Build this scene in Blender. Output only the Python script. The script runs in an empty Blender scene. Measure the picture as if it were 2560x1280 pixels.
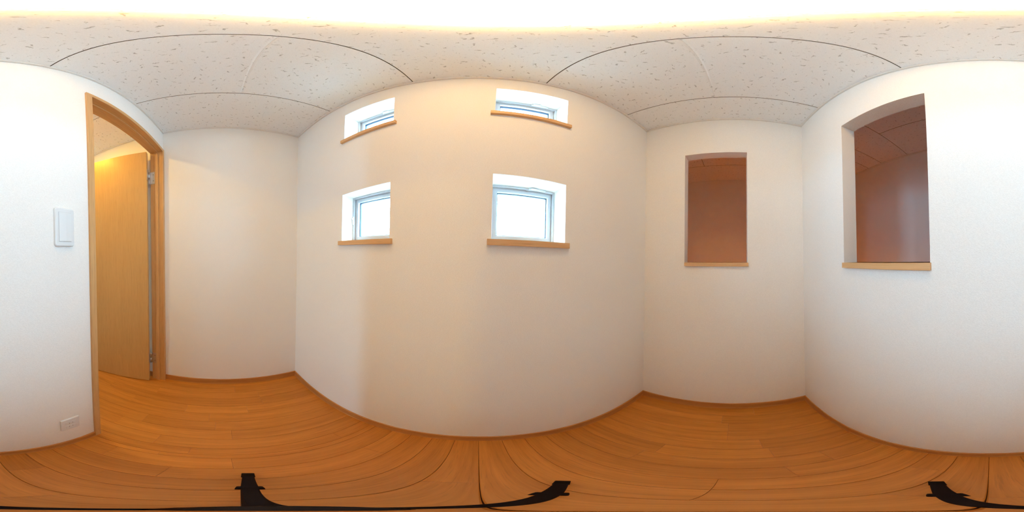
import bpy, bmesh, math, random
from mathutils import Matrix, Vector
R = math.radians
random.seed(7)
scene = bpy.context.scene
col = scene.collection

# ------------------------------------------------------------------ camera (360 degree panorama, slightly tilted)
CAM_Z = 1.125
cam_data = bpy.data.cameras.new('panorama_camera')
cam_data.type = 'PANO'
for owner in (cam_data, getattr(cam_data, 'cycles', None)):
    try:
        owner.panorama_type = 'EQUIRECTANGULAR'
    except Exception:
        pass
cam_data.clip_start = 0.01
cam = bpy.data.objects.new('panorama_camera', cam_data)
col.objects.link(cam)
rx, ry, az0 = -0.00106, 0.0243, R((1280 - 1194.5) * 360 / 2560)
tilt = (Matrix.Rotation(rx, 3, 'X') @ Matrix.Rotation(ry, 3, 'Y')).transposed()
fwd = tilt @ Vector((math.sin(az0), math.cos(az0), 0))
up = tilt @ Vector((0, 0, 1))
right = fwd.cross(up)
m3 = Matrix((right, up, -fwd)).transposed()
cam.matrix_world = Matrix.Translation((0, 0, CAM_Z)) @ m3.to_4x4()
scene.camera = cam

# ------------------------------------------------------------------ world: bright overcast sky
world = bpy.data.worlds.new('overcast_sky')
scene.world = world
world.use_nodes = True
bg = world.node_tree.nodes['Background']
bg.inputs['Color'].default_value = (0.40, 0.73, 1.0, 1)
SKY = 31.0
bg.inputs['Strength'].default_value = SKY

vs = scene.view_settings
vs.view_transform = 'Standard'
vs.look = 'None'
vs.gamma = 1.0
vs.use_curve_mapping = False
vs.exposure = 0.10
scene.cycles.max_bounces = 7
scene.cycles.diffuse_bounces = 6
scene.cycles.glossy_bounces = 3
scene.cycles.transparent_max_bounces = 8
scene.cycles.adaptive_threshold = 0.2
scene.cycles.adaptive_min_samples = 16
scene.cycles.sample_clamp_indirect = 8.0
scene.cycles.use_denoising = True

LAMP_STRENGTH = 37.0      # ceiling lamp of the small room
HALL_STRENGTH = 520.0      # warm downlight in the hall
FILL_STRENGTH = 155.0      # added warm fill light, out of view on the dim landing

def portal(loc, rot, sx, sy):
    """marks a window as the place where the sky's light comes in (emits nothing itself)"""
    l = bpy.data.lights.new('window_portal', 'AREA')
    l.shape = 'RECTANGLE'
    l.size, l.size_y = sx, sy
    l.cycles.is_portal = True
    o = bpy.data.objects.new('window_portal', l)
    o.location, o.rotation_euler = loc, rot
    col.objects.link(o)

# ------------------------------------------------------------------ node helpers
class NT:
    def __init__(s, name):
        s.m = bpy.data.materials.new(name)
        s.m.use_nodes = True
        s.t = s.m.node_tree
        s.b = s.t.nodes['Principled BSDF']
    def n(s, typ, **kw):
        nd = s.t.nodes.new(typ)
        for k, v in kw.items():
            setattr(nd, k, v)
        return nd
    def link(s, a, b):
        s.t.links.new(a, b)
    def setin(s, sock, v):
        if hasattr(v, 'is_output'):
            s.link(v, sock)
        else:
            sock.default_value = v
    def math(s, op, a, b=0.0, c=None):
        nd = s.n('ShaderNodeMath', operation=op)
        s.setin(nd.inputs[0], a)
        s.setin(nd.inputs[1], b)
        if c is not None:
            s.setin(nd.inputs[2], c)
        return nd.outputs[0]
    def vmath(s, op, a, b=(0, 0, 0)):
        nd = s.n('ShaderNodeVectorMath', operation=op)
        s.setin(nd.inputs[0], a)
        s.setin(nd.inputs[1], b)
        return nd.outputs[1] if op == 'LENGTH' else nd.outputs[0]
    def pos(s):
        return s.n('ShaderNodeNewGeometry').outputs['Position']
    def noise(s, vec, scale, detail=3, rough=.5, dist=0.0):
        nd = s.n('ShaderNodeTexNoise')
        s.link(vec, nd.inputs['Vector'])
        nd.inputs['Scale'].default_value = scale
        nd.inputs['Detail'].default_value = detail
        nd.inputs['Roughness'].default_value = rough
        nd.inputs['Distortion'].default_value = dist
        return nd
    def ramp(s, fac, stops):
        nd = s.n('ShaderNodeValToRGB')
        s.link(fac, nd.inputs[0])
        cr = nd.color_ramp
        while len(cr.elements) < len(stops):
            cr.elements.new(.5)
        for e, (p, c) in zip(cr.elements, stops):
            e.position = p
            e.color = (*c, 1) if len(c) == 3 else c
        return nd.outputs[0]
    def mix(s, fac, a, b, blend='MIX'):
        nd = s.n('ShaderNodeMix', data_type='RGBA', blend_type=blend)
        s.setin(nd.inputs[0], fac)
        s.setin(nd.inputs[6], a if hasattr(a, 'is_output') else (*a, 1))
        s.setin(nd.inputs[7], b if hasattr(b, 'is_output') else (*b, 1))
        return nd.outputs[2]
    def bump(s, h, strength, distance):
        nd = s.n('ShaderNodeBump')
        s.link(h, nd.inputs['Height'])
        nd.inputs['Strength'].default_value = strength
        nd.inputs['Distance'].default_value = distance
        s.link(nd.outputs[0], s.b.inputs['Normal'])
    def rough(s, r, spec=.5):
        s.b.inputs['Roughness'].default_value = r
        s.b.inputs['Specular IOR Level'].default_value = spec

def mat_plain(name, c, r=.5, metal=0.0, spec=.5):
    t = NT(name)
    nz = t.noise(t.pos(), 60, 2)
    f = t.math('MULTIPLY', nz.outputs[0], .06)
    t.link(t.mix(f, c, tuple(x * .7 for x in c)), t.b.inputs['Base Color'])
    t.rough(r, spec)
    t.b.inputs['Metallic'].default_value = metal
    return t.m

def mat_wallpaper():
    t = NT('woven_wallpaper')
    p = t.pos()
    st = t.vmath('MULTIPLY', p, (260, 260, 620))
    nz = t.noise(st, 1.0, 1, .6)
    c = t.ramp(nz.outputs[0], [(.3, (.865, .85, .825)), (.7, (.935, .92, .895))])
    t.link(c, t.b.inputs['Base Color'])
    t.rough(.85, .2)
    t.bump(nz.outputs[0], .35, .0012)
    return t.m

def mat_ceiling():
    t = NT('fissured_ceiling_board')
    p = t.pos()
    flat = t.vmath('MULTIPLY', p, (1, 1, 0))
    def layer(scale, l0, l1, w, seed, soft=.35):
        q = t.vmath('ADD', t.vmath('MULTIPLY', flat, (scale, scale, 0)), (seed, seed * 1.7, 0))
        dn = t.noise(q, 3.2, 2, .6)
        off = t.vmath('MULTIPLY', t.vmath('SUBTRACT', dn.outputs['Color'], (.5, .5, .5)), (.5, .5, 0))
        q2 = t.vmath('ADD', q, off)
        v = t.n('ShaderNodeTexVoronoi', voronoi_dimensions='2D', feature='F1')
        t.link(q2, v.inputs['Vector'])
        v.inputs['Scale'].default_value = 1.0
        loc = t.vmath('SUBTRACT', q2, v.outputs['Position'])
        sep = t.n('ShaderNodeSeparateColor')
        t.link(v.outputs['Color'], sep.inputs[0])
        rot = t.n('ShaderNodeVectorRotate', rotation_type='Z_AXIS')
        t.link(loc, rot.inputs['Vector'])
        t.link(t.math('MULTIPLY', sep.outputs[0], 6.283), rot.inputs['Angle'])
        ln = t.math('MULTIPLY_ADD', sep.outputs[1], l1 - l0, l0)
        wd = t.math('MULTIPLY_ADD', sep.outputs[2], w, w * .45)
        sx = t.n('ShaderNodeSeparateXYZ')
        t.link(rot.outputs[0], sx.inputs[0])
        a = t.math('DIVIDE', sx.outputs[0], ln)
        b = t.math('DIVIDE', sx.outputs[1], wd)
        d = t.math('SQRT', t.math('ADD', t.math('MULTIPLY', a, a), t.math('MULTIPLY', b, b)))
        mr = t.n('ShaderNodeMapRange', interpolation_type='SMOOTHSTEP')
        t.link(d, mr.inputs[0])
        mr.inputs[1].default_value = 1.0 + soft
        mr.inputs[2].default_value = 1.0 - soft
        mr.inputs[3].default_value = 0
        mr.inputs[4].default_value = 1
        return mr.outputs[0]
    m1 = layer(26, .03, .27, .036, 3.1)
    m2 = layer(46, .03, .20, .034, 9.7)
    msk = t.math('MAXIMUM', m1, t.math('MULTIPLY', m2, .45))
    fine = t.noise(p, 420, 2)
    base = t.ramp(fine.outputs[0], [(.3, (.88, .875, .865)), (.7, (.94, .935, .925))])
    c = t.mix(t.math('MULTIPLY', msk, .62), base, (.30, .265, .24))
    t.link(c, t.b.inputs['Base Color'])
    t.rough(.95, .1)
    h = t.math('SUBTRACT', t.math('MULTIPLY', fine.outputs[0], .15), msk)
    t.bump(h, .3, .0008)
    return t.m

def mat_wood(name, axis, dark, light, rough=.4, tone=.0, grain=1.0, spec=.45, wide=1.0):
    """fine straight-grained wood; grain runs along the given world axis"""
    t = NT(name)
    p = t.pos()
    oi = t.n('ShaderNodeObjectInfo')
    shift = t.n('ShaderNodeCombineXYZ')
    for k, f in enumerate((7.3, 3.1, 5.7)):
        t.link(t.math('MULTIPLY', oi.outputs['Random'], f), shift.inputs[k])
    q = t.vmath('ADD', p, shift.outputs[0])
    k = [150.0 * grain] * 3
    k['xyz'.index(axis)] = 5.0
    k2 = [26.0] * 3
    k2['xyz'.index(axis)] = 1.6
    fine = t.noise(t.vmath('MULTIPLY', q, tuple(k)), 1.0, 3, .6)
    wide_n = t.noise(t.vmath('MULTIPLY', q, tuple(k2)), 1.0, 2, .5, .6)
    pore = t.noise(t.vmath('MULTIPLY', q, tuple(x * 2.4 for x in k)), 1.0, 1, .5)
    f = t.math('ADD', t.math('MULTIPLY', fine.outputs[0], .45), t.math('MULTIPLY_ADD', wide_n.outputs[0], .55 * wide, .275 * (1 - wide)))
    c = t.ramp(f, [(.30, dark), (.68, light)])
    pr = t.ramp(pore.outputs[0], [(.30, (1, 1, 1)), (.40, (0, 0, 0))])
    c = t.mix(t.math('MULTIPLY', pr, .28), c, tuple(x * .55 for x in dark))
    if tone:
        tr = t.ramp(oi.outputs['Random'], [(0, (1 - tone, 1 - tone * 1.15, 1 - tone * 1.3)), (1, (1, 1, 1))])
        c = t.mix(1.0, c, tr, 'MULTIPLY')
    t.link(c, t.b.inputs['Base Color'])
    t.rough(rough, spec)
    t.bump(fine.outputs[0], .08, .0006)
    return t.m

def mat_emit(name, c, s):
    t = NT(name)
    t.b.inputs['Base Color'].default_value = (.9, .88, .84, 1)
    t.b.inputs['Emission Color'].default_value = (*c, 1)
    t.b.inputs['Emission Strength'].default_value = s
    nz = t.noise(t.pos(), 30, 1)
    t.link(t.math('MULTIPLY_ADD', nz.outputs[0], .06, .35), t.b.inputs['Roughness'])
    return t.m

def mat_glass():
    t = NT('window_glass')
    tr = t.n('ShaderNodeBsdfTransparent')
    tr.inputs[0].default_value = (.93, .96, .97, 1)
    gl = t.n('ShaderNodeBsdfGlossy')
    gl.inputs['Roughness'].default_value = .02
    lw = t.n('ShaderNodeLayerWeight')
    fac = t.math('MULTIPLY_ADD', t.math('POWER', lw.outputs['Facing'], 5.0), .9, .03)
    mx = t.n('ShaderNodeMixShader')
    t.link(fac, mx.inputs[0])
    t.link(tr.outputs[0], mx.inputs[1])
    t.link(gl.outputs[0], mx.inputs[2])
    out = [n for n in t.t.nodes if n.type == 'OUTPUT_MATERIAL'][0]
    t.link(mx.outputs[0], out.inputs[0])
    return t.m

FD, FL = (.53, .182, .021), (.77, .295, .046)
WD, WL = (.56, .295, .105), (.70, .41, .175)
M = dict(
    wall=mat_wallpaper(),
    board=mat_ceiling(),
    crown=mat_plain('white_moulding', (.82, .79, .75), .55),
    floor=mat_wood('flooring_wood', 'y', FD, FL, .38, .16),
    seam=mat_plain('brown_seam_backing', (.20, .145, .10), .9),
    gap=mat_plain('dark_joint', (.16, .06, .02), .8),
    base_x=mat_wood('baseboard_wood_x', 'x', (.44, .17, .04), (.60, .27, .08), .42),
    base_y=mat_wood('baseboard_wood_y', 'y', (.44, .17, .04), (.60, .27, .08), .42),
    frame_x=mat_wood('door_frame_wood_x', 'x', WD, WL, .4),
    frame_z=mat_wood('door_frame_wood_z', 'z', WD, WL, .4),
    leaf=mat_wood('door_leaf_wood', 'z', (.59, .325, .10), (.72, .43, .155), .42, grain=1.6, wide=.25),
    sill_x=mat_wood('sill_wood_x', 'x', (.66, .37, .16), (.78, .49, .25), .42),
    sill_y=mat_wood('sill_wood_y', 'y', (.66, .37, .16), (.78, .49, .25), .42),
    alu=mat_plain('silver_aluminium', (.62, .62, .64), .35, .35),
    gasket=mat_plain('dark_blue_gasket', (.012, .018, .05), .5),
    glass=mat_glass(),
    plastic=mat_plain('white_plastic', (.80, .83, .85), .22),
    slot=mat_plain('dark_slot', (.05, .045, .04), .6),
    latch=mat_plain('pale_latch_plastic', (.80, .88, .87), .3),
    steel=mat_plain('brushed_steel', (.62, .60, .60), .32, .9),
    black=mat_plain('black_rubber', (.006, .004, .006), .7, spec=.2),
    blackm=mat_plain('black_tripod_plastic', (.007, .004, .008), .6, spec=.2),
    lamp=mat_emit('lamp_diffuser', (1.0, .58, .17), LAMP_STRENGTH),
    hall=mat_emit('hall_lamp_lens', (1.0, .60, .07), HALL_STRENGTH),
    foot=mat_emit('fill_light_lens', (1.0, .26, .01), FILL_STRENGTH),  # glow of the added landing fill light
    ground=mat_plain('pale_ground', (.35, .35, .33), .9),
)

# ------------------------------------------------------------------ object helpers
def link_obj(name, me, mat, parent=None):
    o = bpy.data.objects.new(name, me)
    col.objects.link(o)
    if mat is not None and not me.materials:
        me.materials.append(mat)
    if parent is not None:
        o.parent = parent
    return o

def from_bm(name, bm, mat, parent=None, smooth=False):
    bmesh.ops.recalc_face_normals(bm, faces=bm.faces[:])
    me = bpy.data.meshes.new(name)
    bm.to_mesh(me)
    bm.free()
    if smooth:
        for p in me.polygons:
            p.use_smooth = True
    return link_obj(name, me, mat, parent)

def add_box(bm, x0, x1, y0, y1, z0, z1):
    v = [bm.verts.new((x, y, z)) for x in (x0, x1) for y in (y0, y1) for z in (z0, z1)]
    for f in ((0, 1, 3, 2), (4, 6, 7, 5), (0, 4, 5, 1), (2, 3, 7, 6), (0, 2, 6, 4), (1, 5, 7, 3)):
        bm.faces.new([v[i] for i in f])
    return v

def box(name, x0, x1, y0, y1, z0, z1, mat, parent=None, bev=0.0):
    bm = bmesh.new()
    add_box(bm, x0, x1, y0, y1, z0, z1)
    if bev:
        bmesh.ops.bevel(bm, geom=bm.edges[:], offset=bev, segments=2, affect='EDGES', profile=.6)
    return from_bm(name, bm, mat, parent)

def prism(name, prof, axis, a, b, mat, parent=None):
    """extrude a closed 2D profile along x, y or z from a to b"""
    bm = bmesh.new()
    def P(p, t):
        return {'x': (t, p[0], p[1]), 'y': (p[0], t, p[1]), 'z': (p[0], p[1], t)}[axis]
    A = [bm.verts.new(P(p, a)) for p in prof]
    B = [bm.verts.new(P(p, b)) for p in prof]
    n = len(prof)
    for i in range(n):
        bm.faces.new((A[i], A[(i + 1) % n], B[(i + 1) % n], B[i]))
    bm.faces.new(A[::-1])
    bm.faces.new(B)
    return from_bm(name, bm, mat, parent)

def tube(bm, p, q, r0, r1=None, n=14, cap=True):
    r1 = r0 if r1 is None else r1
    p, q = Vector(p), Vector(q)
    d = (q - p).normalized()
    a = d.orthogonal().normalized()
    b = d.cross(a)
    A = [bm.verts.new(p + r0 * (a * math.cos(t) + b * math.sin(t))) for t in [2 * math.pi * i / n for i in range(n)]]
    B = [bm.verts.new(q + r1 * (a * math.cos(t) + b * math.sin(t))) for t in [2 * math.pi * i / n for i in range(n)]]
    for i in range(n):
        bm.faces.new((A[i], A[(i + 1) % n], B[(i + 1) % n], B[i]))
    if cap:
        bm.faces.new(A[::-1])
        bm.faces.new(B)

def lathe(name, prof, centre, mat, parent=None, n=64, smooth=True):
    bm = bmesh.new()
    rings = []
    for r, z in prof:
        if r < 1e-6:
            rings.append([bm.verts.new((centre[0], centre[1], centre[2] + z))])
        else:
            rings.append([bm.verts.new((centre[0] + r * math.cos(2 * math.pi * i / n), centre[1] + r * math.sin(2 * math.pi * i / n), centre[2] + z)) for i in range(n)])
    for A, B in zip(rings, rings[1:]):
        for i in range(n):
            j = (i + 1) % n
            if len(A) == 1 and len(B) > 1:
                bm.faces.new((A[0], B[i], B[j]))
            elif len(B) == 1 and len(A) > 1:
                bm.faces.new((A[i], A[j], B[0]))
            elif len(A) > 1:
                bm.faces.new((A[i], A[j], B[j], B[i]))
    return from_bm(name, bm, mat, parent, smooth)

def empty(name, loc=(0, 0, 0)):
    o = bpy.data.objects.new(name, None)
    o.location = loc
    o.empty_display_size = .05
    col.objects.link(o)
    return o

def tag(o, label, cat, group=None, kind=None):
    o['label'] = label
    o['category'] = cat
    if group:
        o['group'] = group
    if kind:
        o['kind'] = kind
    return o

def adopt(root):
    """children were built in world space: keep them there under a root that sits at the thing's base"""
    bpy.context.view_layer.update()
    for c in root.children:
        c.matrix_parent_inverse = root.matrix_world.inverted()
    return root

def wall(name, axis, t0, t1, a0, a1, z0, z1, holes=(), label=None, mat=None):
    """a wall slab from t0 to t1 along axis ('x' or 'y'), spanning a0..a1 on the other axis, with rectangular holes (a0,a1,z0,z1)"""
    bm = bmesh.new()
    As = sorted({a0, a1, *[h[0] for h in holes], *[h[1] for h in holes]})
    Zs = sorted({z0, z1, *[h[2] for h in holes], *[h[3] for h in holes]})
    As = [a for a in As if a0 <= a <= a1]
    Zs = [z for z in Zs if z0 <= z <= z1]
    def solid(i, j):
        if i < 0 or j < 0 or i >= len(As) - 1 or j >= len(Zs) - 1:
            return False
        am, zm = (As[i] + As[i + 1]) / 2, (Zs[j] + Zs[j + 1]) / 2
        return not any(h[0] < am < h[1] and h[2] < zm < h[3] for h in holes)
    cache = {}
    def V(t, a, z):
        k = (round(t, 5), round(a, 5), round(z, 5))
        if k not in cache:
            cache[k] = bm.verts.new((t, a, z) if axis == 'x' else (a, t, z))
        return cache[k]
    for i in range(len(As) - 1):
        for j in range(len(Zs) - 1):
            if not solid(i, j):
                continue
            A, B, Z, Y = As[i], As[i + 1], Zs[j], Zs[j + 1]
            bm.faces.new((V(t0, A, Z), V(t0, B, Z), V(t0, B, Y), V(t0, A, Y)))
            bm.faces.new((V(t1, A, Z), V(t1, A, Y), V(t1, B, Y), V(t1, B, Z)))
            if not solid(i - 1, j):
                bm.faces.new((V(t0, A, Z), V(t0, A, Y), V(t1, A, Y), V(t1, A, Z)))
            if not solid(i + 1, j):
                bm.faces.new((V(t0, B, Z), V(t1, B, Z), V(t1, B, Y), V(t0, B, Y)))
            if not solid(i, j - 1):
                bm.faces.new((V(t0, A, Z), V(t1, A, Z), V(t1, B, Z), V(t0, B, Z)))
            if not solid(i, j + 1):
                bm.faces.new((V(t0, A, Y), V(t0, B, Y), V(t1, B, Y), V(t1, A, Y)))
    o = from_bm(name, bm, mat or M['wall'])
    return tag(o, label, 'wall', kind='structure')

# ------------------------------------------------------------------ dimensions (metres; camera stands over 0,0)
XL, XR, YF, YB = -1.081, 0.883, 0.535, -0.401
ZC = 2.160
TB, TR_ = 0.069, 0.066          # thickness of the two pierced inner walls
WIN = {  # x0, x1, z0, z1, y of the frame
    1: (-.589, -.321, 1.781, 2.021, .630),
    2: (.041, .311, 1.781, 2.021, .630),
    3: (-.592, -.325, 1.184, 1.422, .609),
    4: (.043, .315, 1.182, 1.424, .632),
}
OPR = (-.074, .276, 1.110, 1.813)   # opening in the right wall (y0,y1,z0,z1)
OPB = (.154, .500, 1.111, 1.806)    # opening in the back wall (x0,x1,z0,z1)
DX0, DX1, DZ = XL, -.378, 1.954     # door frame outer edges
YOUT = .688
HALL_END, VOID_Z = -3.40, ZC + .09
STAIR_WIN = (-.45, -.17, .35, 1.50)

# ------------------------------------------------------------------ walls
wall('wall_front', 'y', YF, YOUT, XL - .1, XR + TR_, 0, ZC + .09,
     [(w[0], w[1], w[2], w[3]) for w in WIN.values()], 'cream papered window wall pierced by four small windows')
wall('wall_left', 'x', XL - .1, XL, HALL_END - .1, YF, 0, VOID_Z, (), 'cream papered end wall beside the wooden door, without openings')
wall('wall_right', 'x', XR, XR + TR_, YB - TB, YF, 0, ZC + .09, [OPR], 'cream papered end wall with one tall dark opening')
wall('wall_back', 'y', YB - TB, YB, XL, XR, 0, ZC + .09, [OPB, (DX0 - .01, DX1 - .012, -.01, DZ - .012)],
     'bluish white papered wall holding doorway, light switch and tall opening')
wall('wall_landing_far', 'y', -1.35, -1.25, -.08, 2.04, 0, ZC + .09, (), 'dim papered wall seen through the opening beside the switch wall corner')
wall('wall_landing_end', 'x', 1.94, 2.04, -1.25, .72, 0, ZC + .09, (), 'dark papered wall seen straight through the opening in the end wall')
wall('wall_landing_front', 'y', .62, .72, XR + TR_, 1.94, 0, ZC + .09, (), 'papered outer wall of the dim space behind the end wall')
wall('wall_hall_side', 'x', -.08, 0, HALL_END - .1, YB - TB, 0, VOID_Z, (), 'papered partition closing the hall outside the door')
wall('wall_hall_end', 'y', HALL_END - .1, HALL_END, XL, -.08, 0, VOID_Z, [STAIR_WIN], 'papered wall with a small window at the far end of the hall')

# ------------------------------------------------------------------ floor: sub-floor with single strips laid on it
fl = box('floor', XL - .1, 2.04, HALL_END - .1, .72, -.10, -.012, M['gap'])
tag(fl, 'orange brown wooden strip floor running under the whole room', 'floor', kind='structure')
P0, PITCH = -.047, .0764
plank_cache = {}
def plank(x0, x1, y0, y1):
    w, l = x1 - x0, y1 - y0
    key = (round(w, 4), round(l, 3))
    if key not in plank_cache:
        bm = bmesh.new()
        g, c = .0004, .0010
        hw, hl = w / 2 - g, l / 2 - .0001
        e = .0003
        top = [(-hw + c, -hl + e), (hw - c, -hl + e), (hw - c, hl - e), (-hw + c, hl - e)]
        rim = [(-hw, -hl), (hw, -hl), (hw, hl), (-hw, hl)]
        T = [bm.verts.new((x, y, 0)) for x, y in top]
        Rm = [bm.verts.new((x, y, -c * .8)) for x, y in rim]
        B = [bm.verts.new((x, y, -.012)) for x, y in rim]
        bm.faces.new(T)
        for i in range(4):
            j = (i + 1) % 4
            bm.faces.new((T[i], Rm[i], Rm[j], T[j]))
            bm.faces.new((Rm[i], B[i], B[j], Rm[j]))
        bm.faces.new(B[::-1])
        bmesh.ops.recalc_face_normals(bm, faces=bm.faces[:])
        me = bpy.data.meshes.new('plank')
        bm.to_mesh(me)
        bm.free()
        me.materials.append(M['floor'])
        plank_cache[key] = me
    o = bpy.data.objects.new('plank', plank_cache[key])
    o.location = ((x0 + x1) / 2, (y0 + y1) / 2, 0)
    col.objects.link(o)
    o.parent = fl
def strips(xa, xb, ya, yb):
    k = math.floor((xa - P0) / PITCH)
    while True:
        x0, x1 = P0 + k * PITCH, P0 + (k + 1) * PITCH
        if x0 >= xb - .004:
            break
        x0, x1 = max(x0, xa), min(x1, xb)
        if x1 - x0 > .004:
            y = ya
            first = True
            while y < yb - 1e-4:
                l = random.choice((.303, .4545, .606, .909)) * (random.choice((.4, .7, 1)) if first else 1)
                y2 = y + l
                if yb - y2 < .12:
                    y2 = yb
                plank(x0, x1, y, min(y2, yb))
                y, first = y2, False
        k += 1
strips(-.378, XR, YB, YF)
strips(XL, -.378, -1.60, YF)
box('subfloor_board', XL, -.08, HALL_END, -1.60, -.012, 0, M['floor'], fl)
box('subfloor_board', 0.0, 1.94, -1.25, YB - TB, -.012, 0, M['floor'], fl)
box('subfloor_board', XR + TR_, 1.94, YB - TB, .62, -.012, 0, M['floor'], fl)

# ------------------------------------------------------------------ ceiling: slab with fissured boards
ce = box('ceiling', XL - .1, 2.04, HALL_END - .1, .72, ZC + .010, ZC + .10, M['seam'])
tag(ce, 'white fissured acoustic board ceiling with thin seams', 'ceiling', kind='structure')
SE = [-1.154, -.699, -.247, .211, .6645, 1.119, 1.573, 2.03]
def board(x0, x1, y0, y1, gy=(.0017, .0017), cx=(0.0003, 0.0003), cy=(0.0003, 0.0003)):
    bm = bmesh.new()
    g = .0017
    a, b = gy
    o = [(x0 + g, y0 + a), (x1 - g, y0 + a), (x1 - g, y1 - b), (x0 + g, y1 - b)]
    i_ = [(x0 + g + cx[0], y0 + a + cy[0]), (x1 - g - cx[1], y0 + a + cy[0]), (x1 - g - cx[1], y1 - b - cy[1]), (x0 + g + cx[0], y1 - b - cy[1])]
    Bt = [bm.verts.new((*p, ZC)) for p in i_]
    Rm = [bm.verts.new((*p, ZC + (.0013 if max(cy) > .001 else .0004))) for p in o]
    T = [bm.verts.new((*p, ZC + .010)) for p in o]
    bm.faces.new(Bt)
    for i in range(4):
        j = (i + 1) % 4
        bm.faces.new((Bt[i], Rm[i], Rm[j], Bt[j]))
        bm.faces.new((Rm[i], T[i], T[j], Rm[j])).material_index = 1   # raw core of the board
    bm.faces.new(T[::-1])
    o = from_bm('ceiling_board', bm, M['board'], ce)
    o.data.materials.append(M['seam'])
V = .006
for i in range(5):
    x0, x1 = max(SE[i], XL), min(SE[i + 1], XR)
    if i in (1, 3):
        board(x0, x1, YB, .081, gy=(.0011, .0001), cy=(.0003, V))
        board(x0, x1, .081, YF, gy=(.0001, .0011), cy=(V, .0003))
    else:
        board(x0, x1, YB, YF)
for i in range(3):
    x0, x1 = max(SE[i], XL), min(SE[i + 1], -.08)
    board(x0, x1, -1.30, YB - TB)
    board(x0, x1, HALL_END, -1.30)
for i in range(2, 7):
    x0, x1 = max(SE[i], 0), min(SE[i + 1], 1.94)
    js = [-1.25, -.855, YB - TB] if i < 4 else [-1.25, -.62, .29, .62] if i % 2 else [-1.25, -.16, .62]
    if i == 4:
        board(x0, XR + TR_, -1.25, YB - TB)
        board(XR + TR_, x1, -1.25, -.16)
        board(XR + TR_, x1, -.16, .62)
        continue
    for y0, y1 in zip(js, js[1:]):
        board(x0, x1, y0, y1)

# ------------------------------------------------------------------ crown mouldings (trim) and baseboards
def moulding(name, axis, wallpos, sign, a, b, label):
    w, h = .0115, .0125
    s = sign
    prof = [(wallpos, ZC), (wallpos, ZC - h + .002), (wallpos + s * .002, ZC - h + .0005), (wallpos + s * .003, ZC - h), (wallpos + s * (w - .002), ZC - h),
            (wallpos + s * w, ZC - h + .002), (wallpos + s * w, ZC - .003), (wallpos + s * (w - .002), ZC - .0015), (wallpos + s * (w - .002), ZC)]
    o = prism(name, prof, axis, a, b, M['crown'])
    return tag(o, label, 'moulding', kind='structure')
def skirting(name, axis, wallpos, sign, a, b, label, mat=None):
    s = sign
    prof = [(wallpos, 0), (wallpos + s * .0085, 0), (wallpos + s * .0085, .0035), (wallpos + s * .0065, .0055), (wallpos + s * .0065, .054), (wallpos + s * .0045, .0572), (wallpos, .0578)]
    o = prism(name, prof, axis, a, b, mat or M['base_' + axis])
    return tag(o, label, 'baseboard', kind='structure')
moulding('trim_1', 'x', YF, -1, XL, XR, 'thin white ceiling moulding along the window wall')
moulding('trim_2', 'x', YB, 1, XL, XR, 'thin white ceiling moulding above the door and light switch')
moulding('trim_3', 'y', XL, 1, YB, YF, 'thin white ceiling moulding on the blank end wall by the door')
moulding('trim_4', 'y', XR, -1, YB, YF, 'thin white ceiling moulding above the end wall opening')
moulding('trim_5', 'y', XL, 1, HALL_END, YB - TB, 'thin ceiling moulding in the hall above the open door leaf')
moulding('trim_6', 'x', -1.25, 1, 0, 1.94, 'thin ceiling moulding on the dim far landing wall')
skirting('baseboard_front', 'x', YF, -1, XL, XR, 'orange wooden baseboard under the four windows')
skirting('baseboard_back', 'x', YB, 1, DX1, XR, 'orange wooden baseboard under the wall socket')
skirting('baseboard_left', 'y', XL, 1, YB + .008, YF, 'orange wooden baseboard on the blank end wall by the door')
skirting('baseboard_right', 'y', XR, -1, YB, YF, 'orange wooden baseboard under the end wall opening')
skirting('baseboard_hall', 'y', XL, 1, HALL_END, YB - TB - .02, 'wooden baseboard in the hall behind the open door leaf')

def ledge(name, axis, wallpos, sign, thick, a, b, ztop, label, back=None):
    """wooden board lining the bottom of a wall opening, nosing over the wall"""
    o0, o1 = sorted((wallpos + sign * .012, wallpos - sign * (thick + .012)))
    if axis == 'x':
        o = box(name, a, b, o0, o1, ztop - .020, ztop, M['sill_x'], bev=.0015)
    else:
        o = box(name, o0, o1, a, b, ztop - .020, ztop, M['sill_y'], bev=.0015)
    return tag(o, label, 'sill', kind='structure')
ledge('trim_7', 'y', XR, -1, TR_, OPR[0] - .005, OPR[1] - .002, OPR[2], 'pale wooden sill of the opening in the end wall')
ledge('trim_8', 'x', YB, 1, TB, OPB[0] - .003, OPB[1] - .001, OPB[2], 'pale wooden sill of the opening beside the switch wall')

# ------------------------------------------------------------------ windows
def ring(name, x0, x1, z0, z1, w, y0, y1, mat, parent, bev=.0008):
    bm = bmesh.new()
    o = [(x0, z0), (x1, z0), (x1, z1), (x0, z1)]
    i_ = [(x0 + w, z0 + w), (x1 - w, z0 + w), (x1 - w, z1 - w), (x0 + w, z1 - w)]
    vs_ = {}
    for nm, ps in (('o', o), ('i', i_)):
        for y in (y0, y1):
            vs_[nm, y] = [bm.verts.new((p[0], y, p[1])) for p in ps]
    for k in range(4):
        j = (k + 1) % 4
        bm.faces.new((vs_['o', y0][k], vs_['o', y0][j], vs_['i', y0][j], vs_['i', y0][k]))
        bm.faces.new((vs_['o', y1][k], vs_['i', y1][k], vs_['i', y1][j], vs_['o', y1][j]))
        bm.faces.new((vs_['o', y0][k], vs_['o', y1][k], vs_['o', y1][j], vs_['o', y0][j]))
        bm.faces.new((vs_['i', y0][k], vs_['i', y0][j], vs_['i', y1][j], vs_['i', y1][k]))
    bmesh.ops.recalc_face_normals(bm, faces=bm.faces[:])
    if bev:
        bmesh.ops.bevel(bm, geom=bm.edges[:], offset=bev, segments=1, affect='EDGES')
    return from_bm(name, bm, mat, parent)

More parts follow.
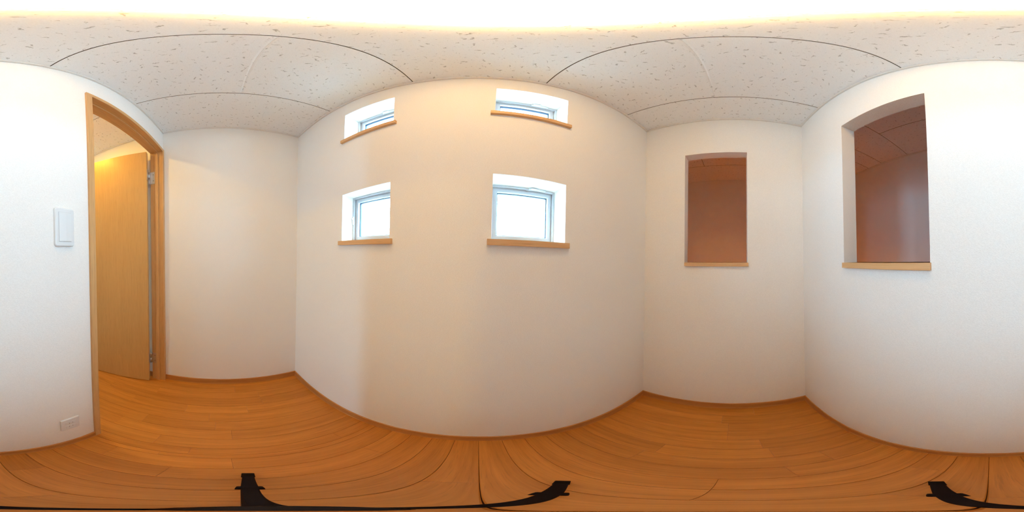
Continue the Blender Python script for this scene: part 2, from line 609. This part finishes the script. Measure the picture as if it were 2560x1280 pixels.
def window(n, label, latch):
    x0, x1, z0, z1, y = WIN[n]
    w = empty(f'window_{n}', ((x0 + x1) / 2, y, z0))
    tag(w, label, 'window', kind='structure')
    ring('frame', x0, x1, z0, z1, .009, y, y + .058, M['alu'], w)
    ring('frame_lip', x0 + .0085, x1 - .0085, z0 + .0085, z1 - .0085, .003, y + .052, y + .058, M['alu'], w)
    ring('sash', x0 + .0095, x1 - .0095, z0 + .0095, z1 - .0095, .017, y + .012, y + .044, M['alu'], w)
    ring('sash_bead', x0 + .024, x1 - .024, z0 + .024, z1 - .024, .004, y + .018, y + .024, M['plastic'], w, .0004)
    ring('gasket', x0 + .0262, x1 - .0262, z0 + .0262, z1 - .0262, .0045, y + .024, y + .036, M['gasket'], w, .0004)
    box('glass_pane', x0 + .028, x1 - .028, y + .028, y + .031, z0 + .028, z1 - .028, M['glass'], w)
    # wooden sill lining the reveal and nosing out over the wallpaper
    bm = bmesh.new()
    add_box(bm, x0 + .0005, x1 - .0005, YF - .001, y, z0 - .019, z0 + .0006)
    add_box(bm, x0 - .0145, x1 + .0145, YF - .013, YF, z0 - .020, z0)
    sl = from_bm('sill', bm, M['sill_x'], w)
    if latch == 'top':
        c = x0 + (x1 - x0) * .68
        la = box('latch', c - .030, c + .042, y - .006, y + .003, z1 - .0085, z1 - .001, M['latch'], w, .0012)
        box('lever', c - .024, c + .006, y - .013, y - .005, z1 - .0075, z1 - .003, M['plastic'], la, .001)
        box('striker', c - .040, c - .033, y + .004, y + .013, z1 - .013, z1 - .009, M['steel'], w, .0005)
    else:
        zc = z0 + (z1 - z0) * .47
        la = box('latch', x0 + .0005, x0 + .0085, y - .006, y + .004, zc - .022, zc + .022, M['alu'], w, .0012)
        box('lever', x0 + .001, x0 + .009, y - .012, y - .005, zc + .004, zc + .014, M['plastic'], la, .001)
    adopt(w)
    bpy.context.view_layer.update()
    for ch in w.children:
        for g in ch.children:
            g.matrix_parent_inverse = ch.matrix_world.inverted()
    portal(((x0 + x1) / 2, YOUT + .03, (z0 + z1) / 2), (R(-90), 0, 0), x1 - x0 + .02, z1 - z0 + .02)

window(1, 'small silver framed window high up, nearer the door end', 'top')
window(2, 'small silver framed window high up, nearer the end wall opening', 'top')
window(3, 'small silver framed window at eye level, nearer the door end', 'side')
window(4, 'small silver framed window at eye level, nearer the end wall opening', 'top')

x0, x1, z0, z1 = STAIR_WIN
w = empty('window_5', ((x0 + x1) / 2, HALL_END, z0))
tag(w, 'small window at the far end of the hall', 'window', kind='structure')
ring('frame', x0, x1, z0, z1, .02, HALL_END - .09, HALL_END - .03, M['alu'], w)
box('glass_pane', x0 + .018, x1 - .018, HALL_END - .062, HALL_END - .058, z0 + .018, z1 - .018, M['glass'], w)
adopt(w)
portal(((x0 + x1) / 2, HALL_END - .12, (z0 + z1) / 2), (R(90), 0, 0), x1 - x0, z1 - z0)

gd = box('ground', -15, 15, -15, 15, -3.2, -3.0, M['ground'])
tag(gd, 'pale ground outside the house far below the windows', 'ground', kind='structure')

# ------------------------------------------------------------------ door in the back wall: frame, open leaf, hinges
d = empty('door_1', ((DX0 + DX1) / 2, YB, 0))
tag(d, 'honey coloured wooden door standing open into the hall', 'door', kind='structure')
yf, ys, yr, ye = YB + .008, -.429, -.452, -.487
ji = jr = -1.055
st = .009                        # how far the door stop stands out
# hinge-side jamb, latch-side jamb and header, each with a door stop running along it
prism('jamb', [(XL, yf), (ji - .001, yf), (ji, yf - .001), (ji, ye), (XL, ye)], 'z', 0, DZ - .026, M['frame_z'], d)
li = -.405
prism('jamb', [(DX1, yf - .001), (DX1, YB), (DX1 - .011, YB), (DX1 - .011, YB - TB), (DX1, YB - TB), (DX1, ye), (li, ye), (li, yf - .001), (li + .001, yf), (DX1 - .001, yf)], 'z', 0, DZ - .026, M['frame_z'], d)
hi = DZ - .026
prism('header', [(yf, DZ), (YB, DZ), (YB, DZ - .0115), (YB - TB, DZ - .0115), (YB - TB, DZ), (ye, DZ), (ye, hi), (yf - .001, hi), (yf, hi + .001)], 'x', XL, DX1, M['frame_x'], d)
box('stop', ji - .001, ji + st, yr, ys, 0, hi - st, M['frame_z'], d, .0008)
box('stop', li - st, li + .001, yr, ys, 0, hi - st, M['frame_z'], d, .0008)
box('stop', ji, li, yr, ys, hi - st, hi + .001, M['frame_x'], d, .0008)
# leaf (built closed, then swung open about the hinge line)
OPEN = R(-78)
piv = Matrix.Translation((-1.047, -.495, 0)) @ Matrix.Rotation(OPEN, 4, 'Z')
def leaf_box(name, x0, x1, y0, y1, z0, z1, mat, parent, bev=0):
    o = box(name, x0, x1, y0, y1, z0, z1, mat, parent, bev)
    o.data.transform(piv)
    return o
lf = leaf_box('leaf', .006, .646, .010, .043, .008, 1.918, M['leaf'], d, .002)
for hz, dark in ((1.690, False), (.252, False)):
    hg = box('hinge', jr - .0005, jr + .002, -.494, -.4535, hz - .052, hz + .052, M['steel'], d, .0006)
    bm = bmesh.new()
    tube(bm, (-1.047, -.495, hz - .052), (-1.047, -.495, hz - .001), .0058)
    from_bm('knuckle', bm, M['steel'], hg, True)
    bm = bmesh.new()
    tube(bm, (-1.047, -.495, hz + .001), (-1.047, -.495, hz + .052), .0058)
    from_bm('knuckle', bm, M['steel'], hg, True)
    leaf_box('leaf_plate', .0035, .006, .002, .040, hz - .03, hz + .066, M['steel'], hg, .0006)
    for dz in (-.025, .028):
        bm = bmesh.new()
        tube(bm, (jr + .0015, -.466, hz + dz), (jr + .003, -.466, hz + dz), .0032, .0026)
        from_bm('screw', bm, M['slot'], hg)
adopt(d)
bpy.context.view_layer.update()

# ------------------------------------------------------------------ light switch and socket on the back wall
def rounded_plate(bm, cx, cz, w, h, r, y0, y1, inset, n=6):
    def loop(w, h, r, y):
        out = []
        for sx, sz, a0 in ((1, 1, 0), (-1, 1, 90), (-1, -1, 180), (1, -1, 270)):
            for k in range(n + 1):
                a = R(a0 + 90 * k / n)
                out.append(bm.verts.new((cx + sx * (w / 2 - r) + r * math.cos(a), y, cz + sz * (h / 2 - r) + r * math.sin(a))))
        return out
    L0 = loop(w, h, r, y0)
    L1 = loop(w, h, r, y0 + (y1 - y0) * .55)
    L2 = loop(w - inset * .7, h - inset * .7, r - inset * .3, y0 + (y1 - y0) * .88)
    L3 = loop(w - inset * 2, h - inset * 2, max(r - inset, .0008), y1)
    m = len(L0)
    for A, B in ((L0, L1), (L1, L2), (L2, L3)):
        for i in range(m):
            bm.faces.new((A[i], A[(i + 1) % m], B[(i + 1) % m], B[i]))
    bm.faces.new(L3)
    bm.faces.new(L0[::-1])
def switch():
    cx, cz = -.276, 1.2045
    s = empty('light_switch', (cx, YB, cz - .058))
    tag(s, 'white wide-rocker light switch on the wall beside the door', 'switch')
    bm = bmesh.new()
    rounded_plate(bm, cx, cz, .069, .116, .007, YB, YB + .0085, .0035)
    from_bm('plate', bm, M['plastic'], s, False)
    box('rocker_gap', cx - .0225, cx + .0225, YB + .008, YB + .0089, cz - .0445, cz + .0445, M['alu'], s)
    rk = prism('rocker', [(cx - .0215, YB + .008), (cx - .0215, YB + .0105), (cx - .002, YB + .0118), (cx + .0215, YB + .0098), (cx + .0215, YB + .008)], 'z', cz - .0432, cz + .0432, M['plastic'], s)
    adopt(s)
switch()
def socket():
    cx, cz = -.277, .292
    s = empty('wall_socket', (cx, YB, cz - .058))
    tag(s, 'white twin wall socket low beside the door', 'socket')
    bm = bmesh.new()
    rounded_plate(bm, cx, cz, .070, .117, .005, YB, YB + .007, .003)
    from_bm('plate', bm, M['plastic'], s)
    for dz in (.018, -.018):
        f = box('outlet_face', cx - .019, cx + .019, YB + .0065, YB + .0082, cz + dz - .014, cz + dz + .014, M['plastic'], s, .0008)
        for dx in (-.0064, .0064):
            box('slot', cx + dx - .0009, cx + dx + .0009, YB + .0078, YB + .0084, cz + dz - .004, cz + dz + .004, M['slot'], f)
    adopt(s)
socket()

# ------------------------------------------------------------------ ceiling lamp of the room
LX, LY = -.012, .050
lamp = empty('ceiling_lamp', (LX, LY, ZC))
tag(lamp, 'round glowing ceiling lamp in the middle of the small room', 'lamp')
lathe('base_ring', [(.060, 0), (.104, 0), (.106, -.003), (.106, -.005), (.100, -.006), (.060, -.006)], (LX, LY, ZC), M['plastic'], lamp)
lathe('diffuser', [(.100, -.003), (.105, -.003), (.106, -.006), (.105, -.012), (.100, -.0165), (.090, -.0195), (.055, -.0215), (.025, -.0225), (0, -.023)], (LX, LY, ZC), M['lamp'], lamp)
adopt(lamp)
HX, HY = -.64, -.93
hl = empty('hall_downlight', (HX, HY, ZC))
tag(hl, 'small warm downlight in the hall ceiling outside the door', 'lamp')
lathe('rim', [(.030, 0), (.048, 0), (.050, -.003), (.044, -.006), (.036, -.006), (.032, -.002)], (HX, HY, ZC), M['plastic'], hl)
lathe('lens', [(.036, -.002), (.034, -.007), (.022, -.009), (0, -.010)], (HX, HY, ZC), M['hall'], hl)
adopt(hl)

FX, FY, FZ = XR + TR_, YB - .02, .30  # unseen fill light, added to lift and warm the landing behind the openings
ft = empty('added_fill_light', (FX, FY, FZ - .06))
tag(ft, 'small added warm fill light low on the dim landing wall', 'lamp')
box('plate', FX, FX + .008, FY - .035, FY + .035, FZ - .06, FZ + .06, M['plastic'], ft, .002)
box('lens', FX + .007, FX + .032, FY - .022, FY + .022, FZ - .04, FZ + .04, M['foot'], ft, .006)
adopt(ft)

# ------------------------------------------------------------------ low tripod on the floor under the viewpoint
HUB = Vector((.004, .008, 0))
tp = empty('tripod', (HUB.x, HUB.y, 0))
tag(tp, 'small black three-legged tripod standing on the wooden floor', 'tripod')
bm = bmesh.new()
tube(bm, (HUB.x, HUB.y, .150), (HUB.x, HUB.y, .185), .013, .015)
tube(bm, (HUB.x, HUB.y, .185), (HUB.x, HUB.y, .205), .015, .011)
from_bm('hub', bm, M['blackm'], tp)
bm = bmesh.new()
tube(bm, (HUB.x, HUB.y, .20), (HUB.x, HUB.y, .30), .007)
tube(bm, (HUB.x, HUB.y, .30), (HUB.x, HUB.y, .315), .011)
from_bm('centre_column', bm, M['blackm'], tp)
for fx, fy in ((-.232, .043), (.131, .183), (.093, -.193)):
    foot = Vector((fx, fy, 0))
    out = (foot - HUB).normalized()
    topv = Vector((HUB.x, HUB.y, .170)) + out * .012
    side = Vector((-out.y, out.x, 0))
    def bar(name, p, q, w0, w1, h, mat, parent):
        bm = bmesh.new()
        dirv = (q - p).normalized()
        nrm = side.cross(dirv).normalized()
        vv = []
        for pt, wd in ((p, w0), (q, w1)):
            vv.append([bm.verts.new(pt + side * (sx * wd / 2) + nrm * (sn * h / 2)) for sx, sn in ((-1, -1), (1, -1), (1, 1), (-1, 1))])
        for i in range(4):
            j = (i + 1) % 4
            bm.faces.new((vv[0][i], vv[0][j], vv[1][j], vv[1][i]))
        bm.faces.new(vv[0][::-1])
        bm.faces.new(vv[1])
        bmesh.ops.recalc_face_normals(bm, faces=bm.faces[:])
        bmesh.ops.bevel(bm, geom=bm.edges[:], offset=.0015, segments=1, affect='EDGES')
        return from_bm(name, bm, mat, parent)
    tip = foot + Vector((0, 0, .009))
    mid = topv.lerp(tip, .52)
    lg = bar('leg', topv, mid, .010, .017, .014, M['blackm'], tp)
    bar('lock_collar', topv.lerp(tip, .50), topv.lerp(tip, .56), .028, .026, .016, M['blackm'], lg)
    bar('lower_leg', topv.lerp(tip, .55), topv.lerp(tip, .93), .018, .018, .012, M['blackm'], lg)
    bar('rubber_foot', topv.lerp(tip, .90), foot + Vector((0, 0, .0085)) + out * .004, .021, .021, .013, M['black'], lg)
adopt(tp)
bpy.context.view_layer.update()
